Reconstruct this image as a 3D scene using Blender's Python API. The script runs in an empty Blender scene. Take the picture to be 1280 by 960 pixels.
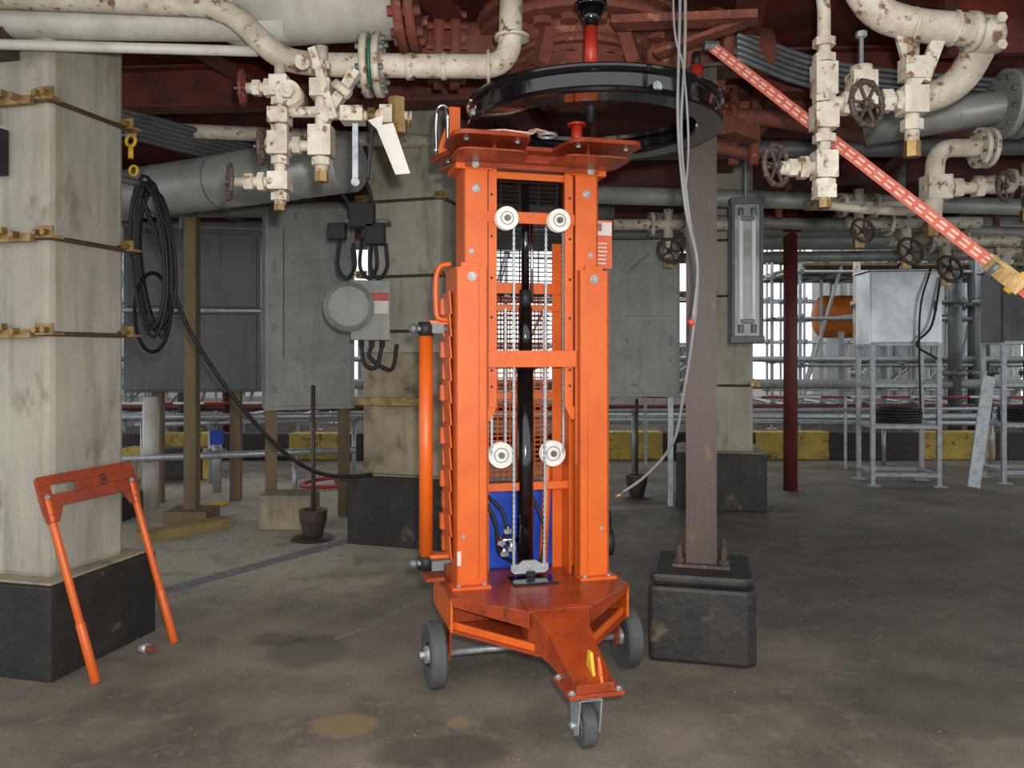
import bpy,bmesh,math,random
from mathutils import Vector,Matrix
random.seed(7)
S=bpy.context.scene
V=Vector
# ------------------------------------------------------------------ materials
def srgb(c):
    return tuple(((x/255)/12.92 if x/255<=0.04045 else ((x/255+0.055)/1.055)**2.4) for x in c)+(1,)
def mat(name,c1,c2=None,rough=.5,metal=0,scale=6,lo=.4,hi=.65,spot=None,spot_scale=14,spot_lo=.62,spot_hi=.68,bump=.15,bscale=40,stretch=None,coat=0,trans=0,streak=None):
    m=bpy.data.materials.new(name);m.use_nodes=True
    n=m.node_tree.nodes;l=m.node_tree.links
    b=n['Principled BSDF'];b.inputs['Roughness'].default_value=rough;b.inputs['Metallic'].default_value=metal
    b.inputs['Coat Weight'].default_value=coat
    b.inputs['Transmission Weight'].default_value=trans
    tc=n.new('ShaderNodeTexCoord');src0=tc.outputs['Object'];src=src0
    if stretch:
        mp=n.new('ShaderNodeMapping');mp.inputs['Scale'].default_value=stretch
        l.new(src,mp.inputs['Vector']);src=mp.outputs['Vector']
    def noise(s,det=6,sv=None):
        t=n.new('ShaderNodeTexNoise');t.inputs['Scale'].default_value=s;t.inputs['Detail'].default_value=det
        t.inputs['Roughness'].default_value=.62;l.new(sv or src,t.inputs['Vector']);return t.outputs['Fac']
    def ramp(f,a,bb,k=1):
        r=n.new('ShaderNodeMapRange');r.inputs['From Min'].default_value=a;r.inputs['From Max'].default_value=bb;r.inputs['To Max'].default_value=k
        l.new(f,r.inputs['Value']);return r.outputs['Result']
    def mix(f,a,bb):
        x=n.new('ShaderNodeMix');x.data_type='RGBA';l.new(f,x.inputs['Factor'])
        for i,q in ((6,a),(7,bb)):
            if isinstance(q,tuple): x.inputs[i].default_value=q
            else: l.new(q,x.inputs[i])
        return x.outputs[2]
    col=srgb(c1)
    if c2: col=mix(ramp(noise(scale),lo,hi),col,srgb(c2))
    if streak:
        mp2=n.new('ShaderNodeMapping');mp2.inputs['Scale'].default_value=(9,9,.7);l.new(src0,mp2.inputs['Vector'])
        col=mix(ramp(noise(1.6,7,mp2.outputs['Vector']),.5,.75,.75),col,srgb(streak))
    if spot: col=mix(ramp(noise(spot_scale,8),spot_lo,spot_hi),col,srgb(spot))
    if isinstance(col,tuple): b.inputs['Base Color'].default_value=col
    else: l.new(col,b.inputs['Base Color'])
    if bump:
        bp=n.new('ShaderNodeBump');bp.inputs['Strength'].default_value=bump;bp.inputs['Distance'].default_value=.01
        l.new(noise(bscale,4),bp.inputs['Height']);l.new(bp.outputs['Normal'],b.inputs['Normal'])
    return m
M={}
M['orange']=mat('orange_paint',(206,94,22),(196,84,20),rough=.4,spot=(134,60,24),spot_lo=.68,spot_hi=.75,bump=.04)
M['orange_d']=mat('orange_paint_worn',(152,62,28),(128,50,25),rough=.28,spot=(80,40,26),spot_lo=.60,spot_hi=.7,bump=.05,scale=9)
M['red']=mat('red_paint',(176,50,32),(150,42,28),rough=.4)
M['cream']=mat('weathered_cream_paint',(196,190,174),(166,156,138),rough=.55,spot=(112,80,52),spot_scale=20,spot_lo=.56,spot_hi=.64,bump=.3,scale=9)
M['creamc']=mat('clean_cream_paint',(196,194,186),(168,164,154),rough=.5,spot=(140,104,70),spot_scale=9,spot_lo=.66,spot_hi=.72,bump=.1,scale=4)
M['lag']=mat('grey_cladding',(154,156,152),(124,126,122),rough=.45,metal=.15,bump=.1,scale=3,spot=(100,84,66),spot_lo=.66,spot_hi=.74)
M['rust']=mat('rusty_red_steel',(124,66,48),(84,50,40),rough=.75,spot=(158,104,78),spot_lo=.58,bump=.5,scale=7)
M['dred']=mat('dark_red_primer',(102,40,32),(64,30,27),rough=.6,spot=(46,32,29),spot_lo=.58,scale=3,bump=.2)
M['brown']=mat('brown_rusted_steel',(70,57,49),(52,43,38),rough=.55,spot=(108,76,54),spot_lo=.6,scale=5,bump=.3,stretch=(1,1,.25))
M['black']=mat('black_gloss',(12,12,14),(18,18,20),rough=.14,bump=.02,coat=.5)
M['rubber']=mat('black_rubber',(20,20,22),(30,30,32),rough=.6)
M['tyre']=mat('grey_tyre',(72,76,76),(58,62,62),rough=.7)
M['chrome']=mat('chromed_steel',(200,202,205),rough=.18,metal=1,bump=.02)
M['zinc']=mat('galvanised_steel',(166,172,174),(138,144,148),rough=.42,metal=.45,scale=20,bump=.08)
M['zincd']=mat('dull_zinc',(112,118,118),(88,92,92),rough=.5,metal=.4,bump=.1)
M['stain']=mat('stainless_sheet',(196,200,202),(160,166,168),rough=.32,metal=.7,scale=3,bump=.05)
M['white']=mat('white_plastic',(226,224,216),(208,204,196),rough=.4,bump=.02)
M['paper']=mat('paper_tag',(208,203,196),(190,184,176),rough=.8,bump=.05)
M['col']=mat('painted_concrete',(168,164,150),(134,130,118),rough=.8,scale=2.2,lo=.35,hi=.7,spot=(100,90,74),spot_scale=5,spot_lo=.57,spot_hi=.74,bump=.35,bscale=25,stretch=(1,1,.55),streak=(118,113,101))
M['col2']=mat('bare_concrete_sleeve',(156,144,120),(116,108,92),rough=.85,scale=3,spot=(88,76,60),spot_scale=6,spot_lo=.56,spot_hi=.7,bump=.5,bscale=25,streak=(100,92,78))
M['ped']=mat('bitumen_black_coat',(28,26,24),(42,38,34),rough=.6,scale=5,spot=(92,78,60),spot_scale=7,spot_lo=.62,spot_hi=.72,bump=.6,bscale=22,streak=(20,19,18))
M['gold']=mat('brass_yellow_bracket',(156,132,84),(112,86,50),rough=.5,metal=.25,scale=14)
M['brass']=mat('brass',(156,128,80),(106,82,50),rough=.4,metal=.7)
M['cab']=mat('grey_cabinet',(138,141,136),(116,119,115),rough=.5,scale=2.5,spot=(96,90,80),spot_lo=.64,bump=.1,streak=(104,104,98))
M['cabd']=mat('dark_cabinet',(88,93,94),(70,74,76),rough=.5,scale=2,bump=.1,streak=(62,62,60))
M['wood']=mat('weathered_timber',(118,100,72),(92,78,56),rough=.8,scale=5,stretch=(1,1,.1),bump=.3)
M['woody']=mat('yellowish_timber',(150,134,84),(120,104,62),rough=.8,scale=5,bump=.3)
M['blue']=mat('blue_plastic',(24,76,190),(18,60,160),rough=.35,bump=.02)
M['yellow']=mat('faded_yellow_paint',(186,158,66),(146,126,62),rough=.7,scale=3,spot=(70,60,44),spot_lo=.55,bump=.3)
M['yel2']=mat('yellow_paint',(210,172,44),(190,150,34),rough=.5)
M['blk']=mat('faded_black_paint',(44,42,40),(60,56,50),rough=.75,scale=4,bump=.3)
M['gravel']=mat('gravel',(82,74,66),(44,40,37),rough=.95,scale=30,spot=(136,126,112),spot_scale=45,spot_lo=.6,bump=1,bscale=40)
M['cable']=mat('grey_cable',(110,112,112),(90,92,92),rough=.5,bump=0)
M['web']=mat('pink_webbing',(190,102,86),(170,84,68),rough=1,scale=60,bump=.2)
M['webw']=mat('white_webbing',(212,178,162),(192,150,134),rough=1,scale=60,bump=.2)
M['green']=mat('green_paint',(40,110,80),(30,90,66),rough=.5)
M['glass']=mat('dusty_glass',(160,166,160),(132,136,132),rough=.12,scale=4,bump=.03,coat=.6)
M['tubew']=mat('fluorescent_tube_unlit',(222,226,224),rough=.3,bump=0)
M['labr']=mat('red_label',(180,36,30),rough=.5,bump=0)
M['lago']=mat('orange_label',(200,92,48),rough=.5,bump=0)
M['tank']=mat('orange_drum',(214,120,30),(190,100,24),rough=.5)
M['debris']=mat('light_grit',(122,114,100),(80,74,66),rough=.9,scale=3)
M['chalk']=mat('chalk_mark',(134,130,120),(104,98,90),rough=.9,scale=20)
# ------------------------------------------------------------------ builder
def basis(a):
    a=a.normalized();t=V((0,0,1)) if abs(a.z)<.9 else V((1,0,0))
    x=t.cross(a).normalized();y=a.cross(x);return x,y,a
def empty(name,loc=(0,0,0),rz=0):
    e=bpy.data.objects.new(name,None);e.location=loc;e.rotation_euler=(0,0,math.radians(rz));e.empty_display_size=.1
    S.collection.objects.link(e);return e
class B:
    def __init__(s,name,loc=(0,0,0),rz=0,parent=None,bevel=0):
        s.name=name;s.bm=bmesh.new();s.loc=loc;s.rz=rz;s.parent=parent;s.mats=[];s.bevel=bevel
    def mi(s,m):
        if m not in s.mats:s.mats.append(m)
        return s.mats.index(m)
    def f(s,vs,m,smooth=False):
        try:
            f=s.bm.faces.new(vs);f.material_index=s.mi(m);f.smooth=smooth
        except ValueError: pass
    def box(s,c,size,m,rot=None,taper=1):
        R=rot if rot is not None else Matrix.Identity(3)
        c=V(c);vs=[]
        for z in(-.5,.5):
            k=1 if z<0 else taper
            for x,y in((-.5,-.5),(.5,-.5),(.5,.5),(-.5,.5)):
                vs.append(s.bm.verts.new(c+R@V((x*size[0]*k,y*size[1]*k,z*size[2]))))
        for q in((0,3,2,1),(4,5,6,7),(0,1,5,4),(1,2,6,5),(2,3,7,6),(3,0,4,7)):
            s.f([vs[i] for i in q],m)
    def bx(s,x0,x1,y0,y1,z0,z1,m):
        s.box(((x0+x1)/2,(y0+y1)/2,(z0+z1)/2),(x1-x0,y1-y0,z1-z0),m)
    def beam(s,p0,p1,w,h,m,up=(0,0,1)):
        p0=V(p0);p1=V(p1);d=p1-p0;a=d.normalized();x=a.cross(V(up))
        if x.length<.01:x=V((1,0,0))
        x.normalize();u=x.cross(a)
        R=Matrix((x,a,u)).transposed();s.box((p0+p1)/2,(w,d.length,h),m,rot=R)
    def ibeam(s,p0,p1,h,w,t,m):
        p0=V(p0);p1=V(p1);o=V((0,0,h/2-t/2))
        s.beam(p0+o,p1+o,w,t,m);s.beam(p0-o,p1-o,w,t,m);s.beam(p0,p1,t,h-2*t,m)
    def cyl(s,p0,p1,r,m,r2=None,seg=18):
        p0=V(p0);p1=V(p1);x,y,a=basis(p1-p0);r2=r if r2 is None else r2
        A=[];C=[]
        for i in range(seg):
            t=2*math.pi*i/seg;d=x*math.cos(t)+y*math.sin(t)
            A.append(s.bm.verts.new(p0+d*r));C.append(s.bm.verts.new(p1+d*r2))
        for i in range(seg):
            j=(i+1)%seg;s.f([A[i],A[j],C[j],C[i]],m,seg>8)
        s.f(A[::-1],m);s.f(C,m)
    def lathe(s,prof,c,axis,m,seg=48,closed=False):
        c=V(c);x,y,a=basis(V(axis))
        pr=list(prof)+([prof[0]] if closed else [])
        for (r0,h0),(r1,h1) in zip(pr,pr[1:]):
            A=[];C=[]
            for i in range(seg):
                t=2*math.pi*i/seg;d=x*math.cos(t)+y*math.sin(t)
                A.append(s.bm.verts.new(c+d*r0+a*h0));C.append(s.bm.verts.new(c+d*r1+a*h1))
            for i in range(seg):
                j=(i+1)%seg;s.f([A[i],A[j],C[j],C[i]],m,True)
    def torus(s,c,axis,R,r,m,seg=36,ss=10,sx=1,sy=1):
        x,y,a=basis(V(axis));c=V(c)
        s.tube([c+x*math.cos(2*math.pi*i/seg)*R*sx+y*math.sin(2*math.pi*i/seg)*R*sy for i in range(seg)],r,m,seg=ss,smooth=False,closed=True)
    def tube(s,pts,r,m,seg=12,smooth=True,closed=False,n=6):
        P=[V(p) for p in pts]
        if smooth and len(P)>2:
            Q=[]
            ext=[P[0]*2-P[1]]+P+[P[-1]*2-P[-2]]
            for i in range(1,len(ext)-2):
                a,b,c,d=ext[i-1:i+3]
                for k in range(n):
                    t=k/n
                    Q.append(.5*((2*b)+(c-a)*t+(2*a-5*b+4*c-d)*t*t+(3*b-a-3*c+d)*t**3))
            Q.append(P[-1]);P=Q
        N=len(P);rings=[];px=None
        for i in range(N):
            if closed: t=P[(i+1)%N]-P[i-1]
            else: t=P[min(i+1,N-1)]-P[max(i-1,0)]
            if t.length<1e-7:t=V((0,0,1))
            t.normalize()
            if px is None: px,_,_=basis(t)
            px=(px-t*px.dot(t)).normalized();py=t.cross(px)
            rings.append([s.bm.verts.new(P[i]+(px*math.cos(2*math.pi*k/seg)+py*math.sin(2*math.pi*k/seg))*r) for k in range(seg)])
        for i in range(N if closed else N-1):
            A=rings[i];C=rings[(i+1)%N]
            for k in range(seg):
                j=(k+1)%seg;s.f([A[k],A[j],C[j],C[k]],m,True)
        if not closed:
            s.f(rings[0][::-1],m);s.f(rings[-1],m)
    def pipe(s,pts,r,m,bend=None,seg=20):
        """straight runs with rounded elbows"""
        P=[V(p) for p in pts];bend=bend or r*2.2;Q=[P[0]]
        for i in range(1,len(P)-1):
            a=(P[i-1]-P[i]);b=(P[i+1]-P[i]);k=min(bend,a.length*.49,b.length*.49)
            p=P[i]+a.normalized()*k;q=P[i]+b.normalized()*k
            for j in range(9):
                t=j/8;Q.append(p*(1-t)**2+P[i]*2*t*(1-t)+q*t*t)
        Q.append(P[-1]);s.tube(Q,r,m,seg=seg,smooth=False)
    def flange(s,c,axis,r,t,m,bolts=8,bm='zincd'):
        c=V(c);x,y,a=basis(V(axis))
        s.cyl(c-a*t/2,c+a*t/2,r,m,seg=28)
        for i in range(bolts):
            q=2*math.pi*(i+.5)/bolts;p=c+(x*math.cos(q)+y*math.sin(q))*r*.8
            s.cyl(p-a*t*1.15,p+a*t*1.15,r*.09,bm,seg=6)
    def sphere(s,c,r,m,sc=(1,1,1),seg=16):
        c=V(c);rings=[]
        n=seg//2
        for i in range(n+1):
            ph=math.pi*i/n
            if i in(0,n): rings.append([s.bm.verts.new(c+V((0,0,r*sc[2]*math.cos(ph))))])
            else: rings.append([s.bm.verts.new(c+V((r*sc[0]*math.sin(ph)*math.cos(2*math.pi*k/seg),r*sc[1]*math.sin(ph)*math.sin(2*math.pi*k/seg),r*sc[2]*math.cos(ph)))) for k in range(seg)])
        for i in range(n):
            A=rings[i];C=rings[i+1]
            for k in range(seg):
                j=(k+1)%seg
                if len(A)==1:s.f([A[0],C[k],C[j]],m,True)
                elif len(C)==1:s.f([A[k],C[0],A[j]],m,True)
                else:s.f([A[k],C[k],C[j],A[j]],m,True)
    def prism(s,poly,z0,z1,m,O=(0,0,0),X=(1,0,0),Y=(0,1,0),Z=(0,0,1)):
        O=V(O);X=V(X);Y=V(Y);Z=V(Z)
        A=[s.bm.verts.new(O+X*p[0]+Y*p[1]+Z*z0) for p in poly];C=[s.bm.verts.new(O+X*p[0]+Y*p[1]+Z*z1) for p in poly]
        s.f(A[::-1],m);s.f(C,m)
        for i in range(len(poly)):
            j=(i+1)%len(poly);s.f([A[i],A[j],C[j],C[i]],m)
    def handwheel(s,c,axis,R,m,spokes=5,r=None):
        c=V(c);x,y,a=basis(V(axis));r=r or R*.13
        s.torus(c,a,R,r,m,seg=28,ss=8)
        for i in range(10):
            t=2*math.pi*i/10;p=c+(x*math.cos(t)+y*math.sin(t))*R;s.sphere(p,r*1.35,m,seg=8)
        s.cyl(c-a*R*.2,c+a*R*.2,R*.22,m,seg=12)
        s.cyl(c-a*R*.5,c+a*R*.35,R*.09,'zincd',seg=6)
        for i in range(spokes):
            t=2*math.pi*i/spokes;p=c+(x*math.cos(t)+y*math.sin(t))*R;s.cyl(c,p,R*.08,m,seg=8)
    def hexn(s,c,axis,r,t,m):
        c=V(c);a=V(axis).normalized();s.cyl(c-a*t/2,c+a*t/2,r,m,seg=6)
    def bolt(s,c,axis,r,m='zinc'):
        c=V(c);a=V(axis).normalized();s.cyl(c,c+a*r*.35,r*1.5,m,seg=14);s.cyl(c+a*r*.3,c+a*r*1.1,r,m,seg=6)
    def done(s):
        bmesh.ops.recalc_face_normals(s.bm,faces=s.bm.faces)
        me=bpy.data.meshes.new(s.name);s.bm.to_mesh(me);s.bm.free()
        for k in s.mats: me.materials.append(M[k])
        o=bpy.data.objects.new(s.name,me);o.location=s.loc;o.rotation_euler=(0,0,math.radians(s.rz));S.collection.objects.link(o)
        if s.parent:o.parent=s.parent
        if s.bevel:
            b=o.modifiers.new('bevel','BEVEL');b.width=s.bevel;b.segments=2;b.limit_method='ANGLE';b.angle_limit=math.radians(50)
            b.use_clamp_overlap=True
        return o
# ------------------------------------------------------------------ floor
def floor_mat():
    m=bpy.data.materials.new('worn_concrete_floor');m.use_nodes=True;n=m.node_tree.nodes;l=m.node_tree.links
    b=n['Principled BSDF'];tc=n.new('ShaderNodeTexCoord');O=tc.outputs['Object']
    sep=n.new('ShaderNodeSeparateXYZ');l.new(O,sep.inputs[0])
    def noise(s,d=8,r=.62):
        t=n.new('ShaderNodeTexNoise');t.inputs['Scale'].default_value=s;t.inputs['Detail'].default_value=d;t.inputs['Roughness'].default_value=r
        l.new(O,t.inputs['Vector']);return t.outputs['Fac']
    def mr(f,a,c,lo=0,hi=1):
        r=n.new('ShaderNodeMapRange');r.interpolation_type='SMOOTHSTEP'
        r.inputs['From Min'].default_value=a;r.inputs['From Max'].default_value=c;r.inputs['To Min'].default_value=lo;r.inputs['To Max'].default_value=hi
        l.new(f,r.inputs['Value']);return r.outputs['Result']
    def mth(op,a,c):
        x=n.new('ShaderNodeMath');x.operation=op
        for i,q in enumerate((a,c)):
            if isinstance(q,(int,float)):x.inputs[i].default_value=q
            else:l.new(q,x.inputs[i])
        return x.outputs[0]
    def mix(f,a,c):
        x=n.new('ShaderNodeMix');x.data_type='RGBA'
        if isinstance(f,float):x.inputs['Factor'].default_value=f
        else:l.new(f,x.inputs['Factor'])
        for i,q in((6,a),(7,c)):
            if isinstance(q,tuple):x.inputs[i].default_value=q
            else:l.new(q,x.inputs[i])
        return x.outputs[2]
    def ell(cx,cy,rx,ry,wob=.5,ns=5):
        dx=mth('DIVIDE',mth('SUBTRACT',sep.outputs[0],cx),rx);dy=mth('DIVIDE',mth('SUBTRACT',sep.outputs[1],cy),ry)
        d=mth('SQRT',mth('ADD',mth('MULTIPLY',dx,dx),mth('MULTIPLY',dy,dy)),0)
        return mr(mth('ADD',d,mth('MULTIPLY',mth('SUBTRACT',noise(ns),.5),wob*2)),1.15,.75)
    col=mix(mr(noise(1.3),.35,.66),srgb((118,110,97)),srgb((84,78,69)))
    # lighter beige zone at back left, darker brown zone on the right
    col=mix(mth('MULTIPLY',ell(-2.4,6.6,2.3,2.5,.5,1.5),.9),col,srgb((188,180,162)))
    col=mix(mth('MULTIPLY',ell(-1.2,4.2,1.3,.8,.6,2),.4),col,srgb((142,134,120)))
    col=mix(mth('MULTIPLY',ell(3.0,5.2,2.6,1.6,.5,1.2),.5),col,srgb((72,66,59)))
    col=mix(mth('MULTIPLY',mr(noise(4.5),.50,.66),.35),col,srgb((62,57,52)))
    col=mix(mth('MULTIPLY',mr(noise(9,9,.7),.52,.66),.4),col,srgb((140,132,118)))
    col=mix(mth('MULTIPLY',mr(noise(28,10,.75),.54,.68),.4),col,srgb((146,137,122)))
    col=mix(mth('MULTIPLY',mr(noise(70,6),.58,.7),.5),col,srgb((50,46,42)))
    col=mix(mth('MULTIPLY',mr(noise(120,3),.66,.74),.6),col,srgb((160,152,138)))
    for c in ((-.63,3.0,.13,.1),(-.2,3.02,.05,.05)):
        col=mix(mth('MULTIPLY',ell(*c,.5,9),.45),col,srgb((150,126,78)))
    for c in ((-.95,3.75,.2,.2),(.2,4.3,.5,.3),(1.7,3.2,.4,.3),(-.25,2.8,.25,.12),(-1.15,3.9,.16,.09)):
        col=mix(mth('MULTIPLY',ell(*c,.6,4),.45),col,srgb((52,48,43)))
    l.new(col,b.inputs['Base Color'])
    l.new(mr(noise(3),.3,.7,.6,.9),b.inputs['Roughness'])
    bp=n.new('ShaderNodeBump');bp.inputs['Strength'].default_value=.4;bp.inputs['Distance'].default_value=.01
    l.new(noise(45,8,.7),bp.inputs['Height']);l.new(bp.outputs['Normal'],b.inputs['Normal'])
    return m
M['floor']=floor_mat()
f=B('floor');f.bx(-16,16,-4,40,-.1,0,'floor');f.done()
# gravel bed behind kerb
g=B('gravel_bed')
nx,ny=110,36;gv=[]
for j in range(ny+1):
    row=[]
    for i in range(nx+1):
        x=-14+28*i/nx;y=10.75+12*j/ny
        row.append(g.bm.verts.new((x,y,.12+random.uniform(-.04,.05)+.06*math.sin(x*1.3+y))))
    gv.append(row)
for j in range(ny):
    for i in range(nx): g.f([gv[j][i],gv[j][i+1],gv[j+1][i+1],gv[j+1][i]],'gravel')
g.done()
b=B('floor_grit')
for i in range(420):
    x=random.uniform(-2.6,3.4);y=random.uniform(2.3,7.5);s_=random.uniform(.002,.007)
    b.box((x,y,s_*.4),(s_*1.6,s_,s_*.8),'debris' if i%4 else 'rust',rot=Matrix.Rotation(random.uniform(0,3),3,'Z'),taper=.7)
b.done()
# kerb, yellow and black
def kerb(x0,x1,y,h,seg=1.1,st=0):
    k=B('striped_kerb',bevel=.015);x=x0;i=st
    while x<x1-.01:
        e=min(x+seg*(1 if i%2 else .8),x1);k.bx(x,e,y-.12,y+.14,0,h,'yellow' if i%2==0 else 'blk');x=e;i+=1
    k.done()
kerb(1.0,9.5,10.5,.36,1.2);kerb(-7.5,.9,10.5,.34,1.0,1);kerb(-5.2,-3.3,8.9,.34,.5)
# worn blue paint line
M['bluep']=mat('worn_blue_floor_paint',(112,124,156),(140,138,134),rough=.8,scale=6,lo=.38,hi=.58,spot=(116,109,98),spot_scale=25,spot_lo=.46,spot_hi=.56,bump=.2)
p=B('blue_paint_line')
a=V((-2.25,4.35,.0025));b=V((-1.2,5.95,.0025));d=(b-a);nn=V((-d.y,d.x,0)).normalized()
ws=[.065+random.uniform(-.008,.008) for i in range(41)]
for i in range(40):
    A=a+d*i/40;C=a+d*(i+1)/40
    p.prism([(A.x-nn.x*ws[i],A.y-nn.y*ws[i]),(C.x-nn.x*ws[i+1],C.y-nn.y*ws[i+1]),(C.x+nn.x*ws[i+1],C.y+nn.y*ws[i+1]),(A.x+nn.x*ws[i],A.y+nn.y*ws[i])],.0005,.002,'bluep')
p.done()
p=B('chalk_mark_on_floor');p.beam((-.72,4.1,.001),(-.50,4.55,.001),.035,.002,'chalk');p.beam((-.86,3.9,.001),(-.74,4.08,.001),.02,.002,'chalk');p.done()
# ------------------------------------------------------------------ ceiling
c=B('ceiling');c.bx(-8,8,1.6,10.6,3.2,3.3,'dred');c.done()
c=B('ceiling_beams')
for i in range(-4,6):
    x=i*1.45
    c.ibeam((x-.8,1.7,3.1),(x+1.2,10.5,3.1),.2,.14,.014,'dred')
for y in(2.3,4.9,7.5,10.3):
    c.ibeam((-8,y+.6,3.06),(8,y-.6,3.06),.26,.16,.016,'dred')
c.done()
# ------------------------------------------------------------------ concrete columns
def column(loc,rz,w,ped,ph,top=3.2,sleeve=0,z_straps=(),cm='col',pd=None):
    e=empty('concrete_column',loc,rz)
    b=B('plinth',parent=e,bevel=.02);pd=pd or ped
    b.box((0,0,ph/2),(ped,pd,ph),'ped');b.box((0,0,ph+.006),(ped*.93,pd*.93,.012),'col2');b.done()
    b=B('shaft',parent=e,bevel=.03);b.box((0,0,(top+ph)/2),(w,w,top-ph),cm);b.done()
    if sleeve:
        b=B('concrete_sleeve',parent=e,bevel=.02);b.box((0,0,ph+sleeve/2),(w*1.06,w*1.06,sleeve),'col2');b.done()
    b=B('pipe_straps',parent=e)
    h=w/2+.015
    for z in z_straps:
        for sx,sy in((1,0),(0,-1)):
            if sx: b.cyl((h,-h,z),(h,h,z),.011,'brown',seg=8)
            else: b.cyl((-h,-h,z),(h,-h,z),.011,'brown',seg=8)
        for (x,y) in((h,-h),(h,h),(-h,-h)):
            b.box((x,y,z),(.085,.07,.012),'gold');b.box((x-.0,y-.03,z+.02),(.09,.012,.05),'gold')
            b.hexn((x+.02,y-.045,z+.015),(0,1,0),.014,.04,'brass');b.hexn((x-.025,y-.045,z+.015),(0,1,0),.014,.04,'brass')
    b.done();return e
col1=column((-2.19,3.78,0),-14,.46,.66,.4,z_straps=(1.48,1.9,2.5))
b=B('clamp_brackets',parent=col1)
for z in (2.5,1.9,1.48):
    b.box((.02,-.26,z),(.30,.03,.035),'gold');b.box((-.02,-.28,z+.03),(.12,.03,.03),'brass')
    for x in(-.1,0,.1): b.hexn((x,-.29,z+.01),(0,1,0),.016,.04,'brass')
b.box((-.03,-.27,2.28),(.10,.06,.2),'rubber');b.box((-.06,-.27,2.44),(.07,.05,.06),'zinc')
b.cyl((-.05,-.33,2.76),(.06,-.33,2.76),.05,'brown',seg=14);b.box((.0,-.27,2.76),(.14,.1,.14),'brown')
b.done()
b=B('peeled_coating_patch',parent=col1)
pts=[(-.21,.62),(-.10,.60),(-.06,.66),(-.08,.78),(-.12,.92),(-.17,1.03),(-.225,1.06)]
b.prism(pts,-.2315,-.2305,'blk',X=(1,0,0),Y=(0,0,1),Z=(0,1,0));b.done()
column((-.70,6.1,0),-18,.60,.80,.50,sleeve=.9,z_straps=(1.55,1.95,2.5))
column((1.93,7.45,0),-12,.56,.78,.5,z_straps=(1.1,1.9,2.4))
# timber bracket plank on mid column
b=B('timber_batten',bevel=.004);b.beam((-1.12,5.72,1.05),(-.62,5.6,1.05),.03,.06,'gold');b.done()
# ------------------------------------------------------------------ steel post on plinth
post=empty('steel_post',(.90,3.80,0),-14)
b=B('plinth',parent=post,bevel=.02)
poly=[(-.23,-.24),(.2,-.24),(.24,-.2),(.24,.22),(-.23,.22)]
b.prism(poly,0,.345,'ped')
b.prism([(p[0]*.96,p[1]*.96) for p in poly],.345,.40,'ped');b.done()
b=B('h_section',parent=post)
b.bx(-.07,.07,-.075,-.064,.40,2.72,'brown');b.bx(-.07,.07,.064,.075,.40,2.72,'brown');b.bx(-.005,.005,-.064,.064,.40,2.72,'brown')
b.bx(-.13,.13,-.11,.11,.40,.415,'brown')
for x in(-.1,.1):
    for y in(-.085,.085): b.cyl((x,y,.4),(x,y,.50),.014,'brown',seg=8);b.hexn((x,y,.43),(0,0,1),.024,.02,'brown')
b.done()
b=B('head_jack',parent=post)
b.bx(-.14,.14,-.1,.1,2.72,2.735,'brown')
b.cyl((-.02,-.12,2.58),(-.02,-.12,2.72),.03,'red');b.cyl((-.02,-.12,2.72),(-.02,-.12,2.78),.02,'rubber');b.done()
# ------------------------------------------------------------------ ORANGE LIFT
L=empty('mast_lift_trolley',(.07,3.55,0),15)
b=B('base_frame',parent=L,bevel=.003)
deck=[(-.39,.2),(-.39,-.22),(-.13,-.46),(.13,-.46),(.39,-.22),(.39,.2)]
b.prism(deck,.392,.405,'orange_d')
low=[(-.37,.2),(-.37,-.18),(-.12,-.40),(.12,-.40),(.37,-.18),(.37,.2)]
b.prism(low,.262,.270,'orange_d')
def wall(p,q,z0,z1,m='orange_d',t=.01,bd=None):
    p=V(p+(0,));q=V(q+(0,));b.beam(p+V((0,0,(z0+z1)/2)),q+V((0,0,(z0+z1)/2)),t,z1-z0,m)
for sx in(-1,1):
    wall((sx*.384,.2),(sx*.384,-.22),.262,.392,'orange')
    vs=[(sx*.384,-.22,.392),(sx*.125,-.46,.392),(sx*.125,-.46,.335),(sx*.384,-.22,.368)]
    pv=[b.bm.verts.new(v) for v in vs];qv=[b.bm.verts.new((v[0]*.97,v[1]+.010,v[2])) for v in vs]
    b.f(pv,'orange_d');b.f(qv[::-1],'orange_d')
    for i in range(4):
        j=(i+1)%4;b.f([pv[i],pv[j],qv[j],qv[i]],'orange_d')
    b.beam((sx*.372,-.19,.280),(sx*.085,-.50,.262),.012,.036,'orange')
    b.beam((sx*.372,-.19,.265),(sx*.085,-.50,.25),.05,.01,'orange_d')
wall((-.384,.2),(.384,.2),.262,.392)
b.bx(-.37,.37,-.13,-.12,.272,.392,'orange_d')
# sloping nose arm
def armring(y,w,zt,zb): return [(-w,y,zb),(w,y,zb),(w,y,zt),(-w,y,zt)]
rings=[armring(-.26,.12,.409,.31),armring(-.44,.125,.411,.26),armring(-.56,.085,.36,.24),armring(-.72,.075,.295,.235),armring(-.84,.07,.262,.232)]
rv=[[b.bm.verts.new(p) for p in r] for r in rings]
for A,C in zip(rv,rv[1:]):
    for i in range(4):
        j=(i+1)%4;b.f([A[i],A[j],C[j],C[i]],'orange_d')
b.f(rv[0],'orange_d');b.f(rv[-1][::-1],'orange_d')
b.box((0,-.76,.228),(.20,.19,.014),'orange_d')
for x in(-.085,.085):
    for y in(-.835,-.69): b.bolt((x,y,.235),(0,0,1),.010)
b.prism([(-.80,.27),(-.73,.285),(-.745,.345),(-.77,.345)],-.006,.006,'yel2',O=(.01,0,0),X=(0,1,0),Y=(0,0,1),Z=(1,0,0))
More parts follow.
